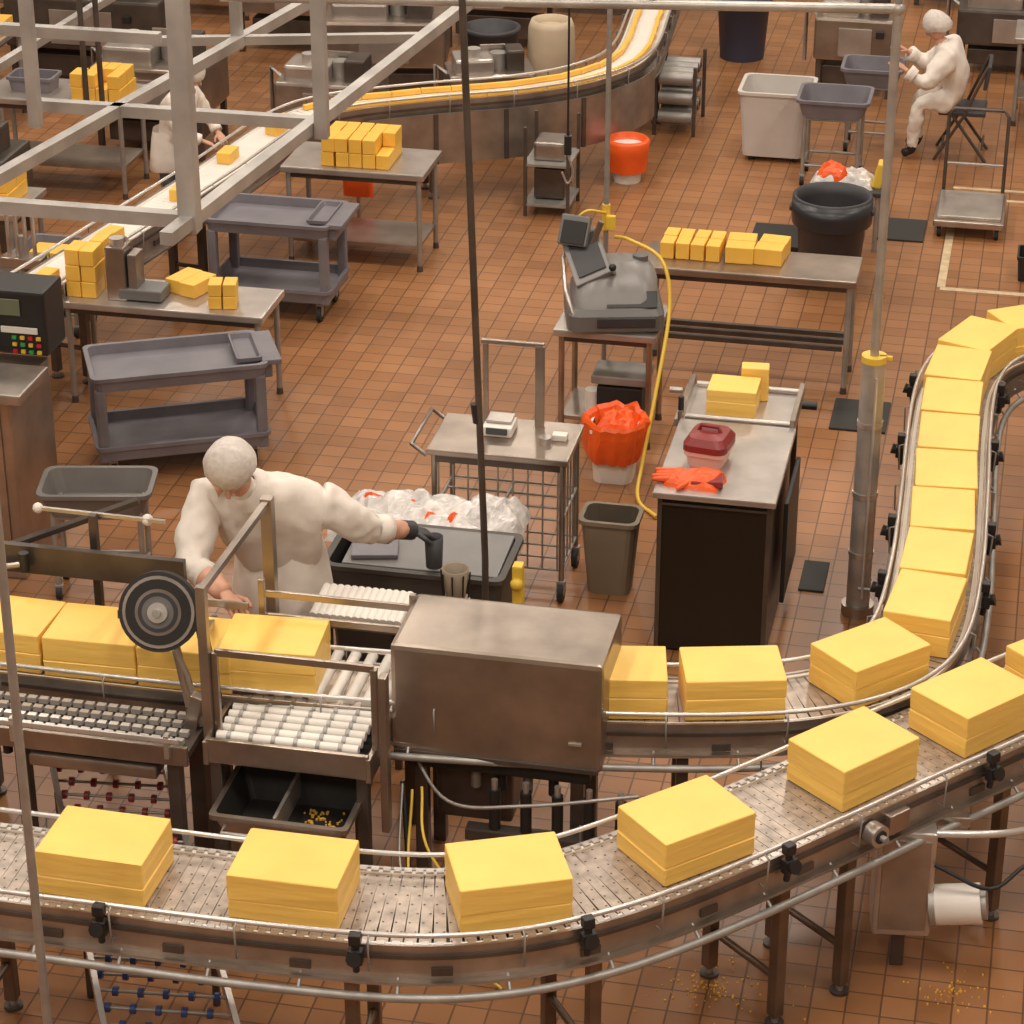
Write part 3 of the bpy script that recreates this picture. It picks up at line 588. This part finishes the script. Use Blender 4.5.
# ---------------------------------------------------------------- people
def skin_mesh(J,E,R,root):
    me=bpy.data.meshes.new('tmp'); names=list(J); me.from_pydata([J[n] for n in names],[(names.index(a),names.index(c)) for a,c in E],[])
    o=bpy.data.objects.new('tmp',me); bpy.context.collection.objects.link(o)
    md=o.modifiers.new('s','SKIN'); md.use_smooth_shade=True
    for i,n in enumerate(names):
        sv=me.skin_vertices[0].data[i]; r=R[n]; sv.radius=r if isinstance(r,tuple) else (r,r); sv.use_root=(n==root)
    sb=o.modifiers.new('u','SUBSURF'); sb.levels=3; sb.render_levels=3
    dg=bpy.context.evaluated_depsgraph_get(); ev=o.evaluated_get(dg); em=ev.to_mesh()
    vs=[v.co.copy() for v in em.vertices]; ns=[v.normal.copy() for v in em.vertices]; fs=[list(p.vertices) for p in em.polygons]; ev.to_mesh_clear()
    bpy.data.objects.remove(o); bpy.data.meshes.remove(me)
    vs=[v+n*(.014*mnoise.noise(v*9)+.009*mnoise.noise(v*24)) for v,n in zip(vs,ns)]
    return vs,fs
def hand(b,w,d,up,side,k,mat,curl=.5):
    w=Vector(w); d=Vector(d).normalized(); up=(Vector(up)-d*Vector(up).dot(d)).normalized(); sd=d.cross(up).normalized()*side
    loops=[]
    for t,hw,ht in((-.01,.024,.019),(.015,.03,.017),(.05,.041,.016),(.085,.042,.014),(.095,.034,.009)):
        loops.append([w+d*t*k+sd*math.cos(a)*hw*k+up*math.sin(a)*ht*k for a in [2*math.pi*i/12 for i in range(12)]])
    b.loft(loops,mat)
    for i,(o,l) in enumerate(((.031,.072),(.011,.08),(-.01,.074),(-.03,.058))):
        p=w+d*.085*k+sd*o*k
        for j,(fr_,r) in enumerate(((.45,.0095),(.3,.0085),(.25,.0075))):
            ang=curl*(.5+j*.55); dj=(d*math.cos(ang)-up*math.sin(ang)); q=p+dj*l*fr_*k; b.limb(p,q,r*k,r*.9*k,mat,8); p=q
    p=w+d*.03*k+sd*.032*k; q=p+(d*.6+sd*.8-up*.2).normalized()*.035*k; b.limb(p,q,.012*k,.0105*k,mat); q2=q+(d*.9+sd*.3-up*.4).normalized()*.03*k; b.limb(q,q2,.0105*k,.009*k,mat)
def head(b,c,R,k,pitch=20,yaw=0,roll=0):
    T=Matrix.Translation(c)@Matrix.Rotation(math.radians(yaw),4,'Z')@Matrix.Rotation(math.radians(pitch),4,'X')@Matrix.Rotation(math.radians(roll),4,'Y')
    n=24; rows=16; vs=[]
    for i in range(rows+1):
        ph=math.pi*i/rows; z=-math.cos(ph)
        for j in range(n):
            th=2*math.pi*j/n; x=math.sin(ph)*math.cos(th); y=math.sin(ph)*math.sin(th)
            X=x*.075; Y=y*.095; Z=z*.115
            if z<0: X*=1+z*.32; Y=Y*(1+z*.18)-(.012*-z if y<0 else .02*z*-1)
            if y<-.6:
                e=abs(x)
                if e<.22 and abs(z+.15)<.25: Y-=.02*(1-e/.22)*(1-abs(z+.15)/.25)
                if .2<e<.6 and 0<z<.25: Y+=.006
            vs.append(Vector((X,Y,Z))*k)
    b.add(vs,[(i*n+j,i*n+(j+1)%n,(i+1)*n+(j+1)%n,(i+1)*n+j) for i in range(rows) for j in range(n)],SKIN,True,T)
    o=len(b.v)
    for s in(-1,1):
        b.ball((s*.03,-.083,.012),.0125,WHITE,8); b.ball((s*.03,-.0935,.012),.006,HAIR,8)
        b.tube([(s*.015,-.093,.033),(s*.032,-.094,.038),(s*.048,-.083,.033)],.0035,HAIR,6)
        b.ball((s*.076,.0,-.0),.022,SKIN,10,(.4,.8,1.3))
    b.tube([(-.02,-.087,-.058),(0,-.093,-.055),(.02,-.087,-.058)],.0045,PINK,6)
    b.limb((0,-.095,.0),(0,-.112,-.028),.007,.012,SKIN)
    for i in range(o,len(b.v)): b.v[i]=T@(b.v[i]*k)
    cap=[]
    for i in range(13):
        ph=math.pi*.5*1.2*i/12; row=[]
        for j in range(36):
            th=2*math.pi*j/36; w=1+.02*math.sin(j*2.1+i*.8)*(i/12)+.015*mnoise.noise(Vector((j*.5,i*.5,3)))
            low=.0 if math.sin(th)<-.2 else -.035*(min(1,(math.sin(th)+.2)/.6))
            tuck=1 if i<11 else (.96 if i==11 else .9)
            z=.03+.13*math.cos(ph)+(low if i>5 else low*i/6)
            row.append(T@(Vector((math.sin(ph)*math.cos(th)*.108*w*tuck,math.sin(ph)*math.sin(th)*.122*w*tuck+.012,z))*k))
        cap.append(row)
    cap[0]=[T@(Vector((.004*math.cos(2*math.pi*j/36),.004*math.sin(2*math.pi*j/36)+.01,.161))*k) for j in range(36)]
    b.loft(cap,NET,True,True,False)
def person(name,J,k,hd,gloves,headrot,hands=None,cuff=.45,loc=(0,0,0),yaw=0,bulk=1.,legs=PANTS):
    R=dict(pelvis=(.165,.13),belly=(.17,.13),chest=(.18,.135),neck=(.06,.06),hb=(.05,.05))
    for s in'LR': R.update({'sh'+s:.09*bulk,'el'+s:.068*bulk,'wr'+s:.035,'hip'+s:.1,'kn'+s:.07,'an'+s:.05,'toe'+s:.042})
    for q in('belly','chest'): R[q]=tuple(c*bulk for c in R[q])
    R={a:(tuple(c*k for c in v) if isinstance(v,tuple) else v*k) for a,v in R.items()}
    E=[('pelvis','belly'),('belly','chest'),('chest','neck'),('neck','hb')]
    for s in'LR': E+=[('chest','sh'+s),('sh'+s,'el'+s),('el'+s,'wr'+s),('pelvis','hip'+s),('hip'+s,'kn'+s),('kn'+s,'an'+s),('an'+s,'toe'+s)]
    vs,fs=skin_mesh(J,E,R,'pelvis'); b=B(name,loc,yaw)
    groups={}
    JV={a:Vector(v) for a,v in J.items()}
    def seg(p,a,c):
        d=c-a; t=max(0,min(1,(p-a).dot(d)/d.length_squared)); return (p-(a+d*t)).length,t
    for f in fs:
        c=sum((vs[i] for i in f),Vector())/len(f); best=min(((seg(c,JV[a],JV[e]),a,e) for a,e in E),key=lambda q:q[0][0])
        (dd,t),a,e=best; m=COAT
        if e[:2]=='wr' and t>cuff: m=SKIN
        if e=='hb' and t>.4: m=SKIN
        if e[:2] in('an',) or (e[:2]=='kn' and t>.55): m=legs
        if e[:3]=='toe' or (e[:2]=='an' and t>.9): m=BLACK
        groups.setdefault(m.name,(m,[]))[1].append(f)
    for m,fl in groups.values():
        used=sorted({i for f in fl for i in f}); mp={u:i for i,u in enumerate(used)}
        b.add([vs[u] for u in used],[[mp[i] for i in f] for f in fl],m,True)
    pv=JV['pelvis']
    n=JV['neck']; ax=(JV['hb']-n).normalized(); a=ax.orthogonal().normalized(); bb=ax.cross(a)
    b.loft([[n-ax*o*k+(a*math.cos(t)+bb*math.sin(t))*r*k for t in [2*math.pi*i/20 for i in range(20)]] for o,r in((.05,.1),(.02,.08),(-.005,.07),(-.002,.06))],COAT,True,False,False)
    for s in'LR':
        e=JV['el'+s]; w=JV['wr'+s]; p=e.lerp(w,cuff); d=(w-e).normalized(); b.tube([p-d*.05*k,p-d*.01*k,p+d*.02*k,p+d*.015*k],0,COAT,14,[.05*k*bulk,.055*k*bulk,.056*k*bulk,.044*k],cap=False)
    if hd: 
        lo=[]
        for z,w,d in((.1,.175,.135),(0,.2,.155),(-.12,.215,.17),(-.26,.23,.185),(-.27,.22,.175)):
            lo.append([(pv.x+math.cos(t)*w*k*(1+.04*math.sin(5*t)),pv.y+math.sin(t)*d*k*(1+.04*math.sin(5*t)),pv.z+z*k) for t in [2*math.pi*i/30 for i in range(30)]])
        b.loft(lo,COAT,True,False,False)
    hp=JV['hb']+Vector(headrot[3])*k if len(headrot)>3 else JV['hb']+Vector((0,-.01,.1))*k
    head(b,hp,None,k,*headrot[:3])
    for s,sd in(('L',1),('R',-1)):
        d=(JV['wr'+s]-JV['el'+s]).normalized(); up=Vector((0,0,1)) if abs(d.z)<.8 else Vector((0,-1,.2))
        if hands and s in hands: d=Vector(hands[s])
        hand(b,JV['wr'+s],d,up,sd,k*1.05,DGREY if s in gloves else SKIN,.7)
        if s in gloves:
            w=JV['wr'+s]; dd=(JV['wr'+s]-JV['el'+s]).normalized(); b.tube([w-dd*.06*k,w+dd*.02*k],.042*k,DGREY,12)
    return b.done()
k=.98
person('factory_worker',dict(pelvis=(-2.9,9.02,.8),belly=(-2.89,8.98,.94),chest=(-2.9,8.88,1.1),neck=(-2.96,8.77,1.23),hb=(-2.98,8.73,1.27),
 shL=(-2.7,8.92,1.13),elL=(-2.55,9.05,.95),wrL=(-2.4,9.22,.87),shR=(-3.13,8.8,1.14),elR=(-3.15,8.6,.96),wrR=(-2.94,8.43,.92),
 hipL=(-2.81,9.03,.74),knL=(-2.81,8.98,.42),anL=(-2.81,9.05,.08),toeL=(-2.8,8.9,.04),hipR=(-2.99,9.02,.74),knR=(-3.0,8.96,.42),anR=(-3.01,9.03,.08),toeR=(-3.02,8.88,.04)),
 k,True,('L',),(36,8,0,(0,-.05,.08)),{'L':(.6,.5,-.3),'R':(.6,-.6,-.2)},bulk=1.16)
b=B('dark_steel_cup',(-2.31,9.29,.675)); b.lathe([(.035,0),(.04,.14),(.036,.14),(.03,.02)],(0,0,0),DGREY,18,True,True); b.done()
k=.8
person('seated_worker',dict(pelvis=(-.52,17.22,.42),belly=(-.54,17.21,.54),chest=(-.61,17.2,.69),neck=(-.67,17.19,.8),hb=(-.69,17.19,.835),
 shL=(-.62,17.04,.74),elL=(-.75,16.96,.57),wrL=(-.89,16.98,.66),shR=(-.62,17.36,.74),elR=(-.77,17.42,.58),wrR=(-.91,17.36,.68),
 hipL=(-.6,17.13,.4),knL=(-.8,17.1,.4),anL=(-.82,17.1,.06),toeL=(-.89,17.1,.03),hipR=(-.6,17.3,.4),knR=(-.8,17.32,.4),anR=(-.8,17.32,.06),toeR=(-.87,17.32,.03)),
 k,False,(),(25,-90,0,(-.03,0,.09)),bulk=1.22,cuff=.8,legs=COAT)
def standing(name,x,y,yaw,k=.78,lean=.06):
    def q(a,c,e): return (a*k,c*k,e*k)
    J=dict(pelvis=q(0,0,.95),belly=q(0,-.02-lean*.3,1.1),chest=q(0,-lean,1.28),neck=q(0,-lean*1.35-.03,1.43),hb=q(0,-lean*1.45-.04,1.48),
     shL=q(.2,-lean,1.36),elL=q(.27,-lean-.1,1.12),wrL=q(.18,-.42,1.0),shR=q(-.2,-lean,1.36),elR=q(-.27,-lean-.1,1.12),wrR=q(-.15,-.44,1.02),
     hipL=q(.1,0,.88),knL=q(.1,-.03,.5),anL=q(.11,.02,.08),toeL=q(.12,-.13,.04),hipR=q(-.1,0,.88),knR=q(-.1,-.03,.5),anR=q(-.11,.02,.08),toeR=q(-.12,-.13,.04))
    return person(name,J,k,True,(),(30,0,0),None,.8,(x,y,0),yaw)
standing('factory_worker',-5.3,14.6,80,.68,.16)
# ---------------------------------------------------------------- background equipment
def bg_machine(name,x,y,w,d,h,yaw=0,mat=STEEL):
    b=B(name,(x,y,0),yaw); b.box((0,0,h*.62),(w,d,h*.45),mat,.02); b.box((-w*.2,0,h*.9),(w*.45,d*.7,h*.2),STEELL,.02); b.box((w*.28,-.02,h*.93),(w*.2,d*.5,h*.3),STEELD,.015)
    b.cyl((w*.1,0,h*.84),(w*.1,0,h*1.02),.06,GALV); b.tube([(-w/2,0,h*.8),(-w/2-.08,0,h*.9),(-w/2-.08,0,h*.3)],.015,GALV)
    for sx in(-1,1):
        for sy in(-1,1): b.box((sx*(w/2-.04),sy*(d/2-.04),h*.2),(.04,.04,h*.4),STEELD,.004)
    b.box((0,-d/2-.01,h*.6),(w*.4,.012,h*.3),STEELL,.004); b.box((w*.3,-d/2-.02,h*.7),(.06,.03,.05),BLACK,.004); b.box((0,0,h*.22),(w*.8,d*.7,h*.2),STEELD,.01)
    b.cyl((-w*.2,-.05,h),(-w*.2,-.05,h*1.1),.05,TUBE); b.box((w*.05,d*.2,h*.95),(w*.3,.02,h*.25),STEELM,.004)
    return b.done()
for a in ((-4.7,17.7,.9,.5,.75,10,STEEL),(-5.95,16.3,.8,.6,.75,0,STEEL),(-6.9,17.6,1.2,.6,.85,0,STEELD),(-5.6,18.9,1.1,.6,.8,0,STEEL),(-3.6,20.4,1.0,.6,.9,0,STEELD),(-.6,21.3,1.0,.5,.8,0,STEELD),(-6.5,14.3,.6,.5,.7,0,STEELD),(-1.35,18.6,.6,.4,.7,0,STEEL),(-4.2,19.3,.8,.5,.8,0,STEEL),(-.2,19.4,.9,.5,.6,0,STEELD),(-7.6,15.3,.8,.6,.7,0,STEEL),(-3.75,16.9,.6,.4,.62,20,STEEL),(-7.7,18.7,.9,.5,.8,0,STEEL),(-4.9,21.2,1.3,.6,.8,0,STEELD),(-6.6,20.8,1.3,.6,.8,0,STEEL),(-4.75,16.4,.7,.45,.65,0,STEELM)):
    bg_machine('packaging_machine',*a)
for x,y,w in((-6.15,13.3,.9),(-6.3,15.4,1.0),(-7.7,16.6,1.1),(-6.9,19.7,1.2),(.25,20.3,1.1),(.15,18.2,.7)):
    steel_table('steel_table',x,y,w,.5,.65,0).done()
loaves('cheese_loaf_stack',-6.0,15.35,.65,4,2,2,.08,.15,.09); loaves('cheese_loaf_stack',-5.9,13.3,.65,3,2,2,.08,.15,.09); loaves('cheese_loaf_row',-7.4,16.6,.65,4,2,1,.1,.15,.09)
b=B('cream_barrel',(-3.55,18.1,0)); b.lathe([(.14,0),(.17,.1),(.18,.3),(.17,.5),(.15,.55),(.13,.55),(.12,.5)],(0,0,0),CREAM,28,True,True); b.done()
b=B('trash_can',(-3.98,18.0,0)); b.lathe([(.17,0),(.2,.46),(.215,.47),(.215,.5),(.19,.5),(.16,.05)],(0,0,0),DGREY,28,True,True); b.done()
b=B('storage_crate',(-6.5,15.4,.65)); b.tub((0,0,0),.3,.2,.28,.18,.1,GREY,.014,.03); b.done()
b=B('roller_rack',(-2.5,17.5,0))
for z in(.12,.26,.4):
    for i in range(4): b.cyl((-.12,-.18+i*.12,z),(.12,-.18+i*.12,z),.05,GALV,n=14); b.cyl((-.125,-.18+i*.12,z),(.125,-.18+i*.12,z),.02,DARK,n=10)
for sx in(-1,1):
    for sy in(-1,1): b.box((sx*.14,sy*.24,.25),(.025,.025,.5),STEELD,.003)
b.done()
b=B('steel_rack',(-3.05,15.6,0))
for sx in(-1,1):
    for sy in(-1,1): b.box((sx*.14,sy*.18,.3),(.022,.022,.6),STEELD,.003)
for z in(.08,.35): b.box((0,0,z),(.3,.38,.02),GALV,.003)
b.box((0,0,.2),(.2,.2,.2),STEELD,.01); b.box((0,0,.42),(.2,.24,.12),STEELM,.02)
b.done()
b=B('orange_apron',(-4.2,15.03,0)); b.loft([[(x*(1+.1*math.sin(z*30)),y,z) for x,y in rrect(.2,.06,.025)] for z in(.2,.32,.4,.48,.54)],ORANGE,False); b.cyl((0,0,0),(0,0,.5),.012,GALV); b.done()
b=B('cleaning_wand_stand',(-5.43,12.5,0))
b.cyl((0,0,0),(0,0,.75),.02,GALV)
for i in range(4): b.cyl((-.08+i*.05,0,.6),(-.08+i*.05,.0,.95),.012,STEELL)
b.box((0,0,.6),(.24,.1,.06),STEEL,.008); b.done()
# ---------------------------------------------------------------- camera
cd=bpy.data.cameras.new('camera'); cam=bpy.data.objects.new('camera',cd); bpy.context.collection.objects.link(cam)
cam.location=(0,0,5.7); cam.rotation_euler=(math.radians(90-26.5),0,math.radians(12)); cd.sensor_width=36; cd.lens=36*2560/1024; cd.clip_end=100
sc.camera=cam
w=bpy.data.worlds.new('world'); sc.world=w; w.use_nodes=True; w.node_tree.nodes['Background'].inputs[0].default_value=(.9,.85,.8,1); w.node_tree.nodes['Background'].inputs[1].default_value=.3
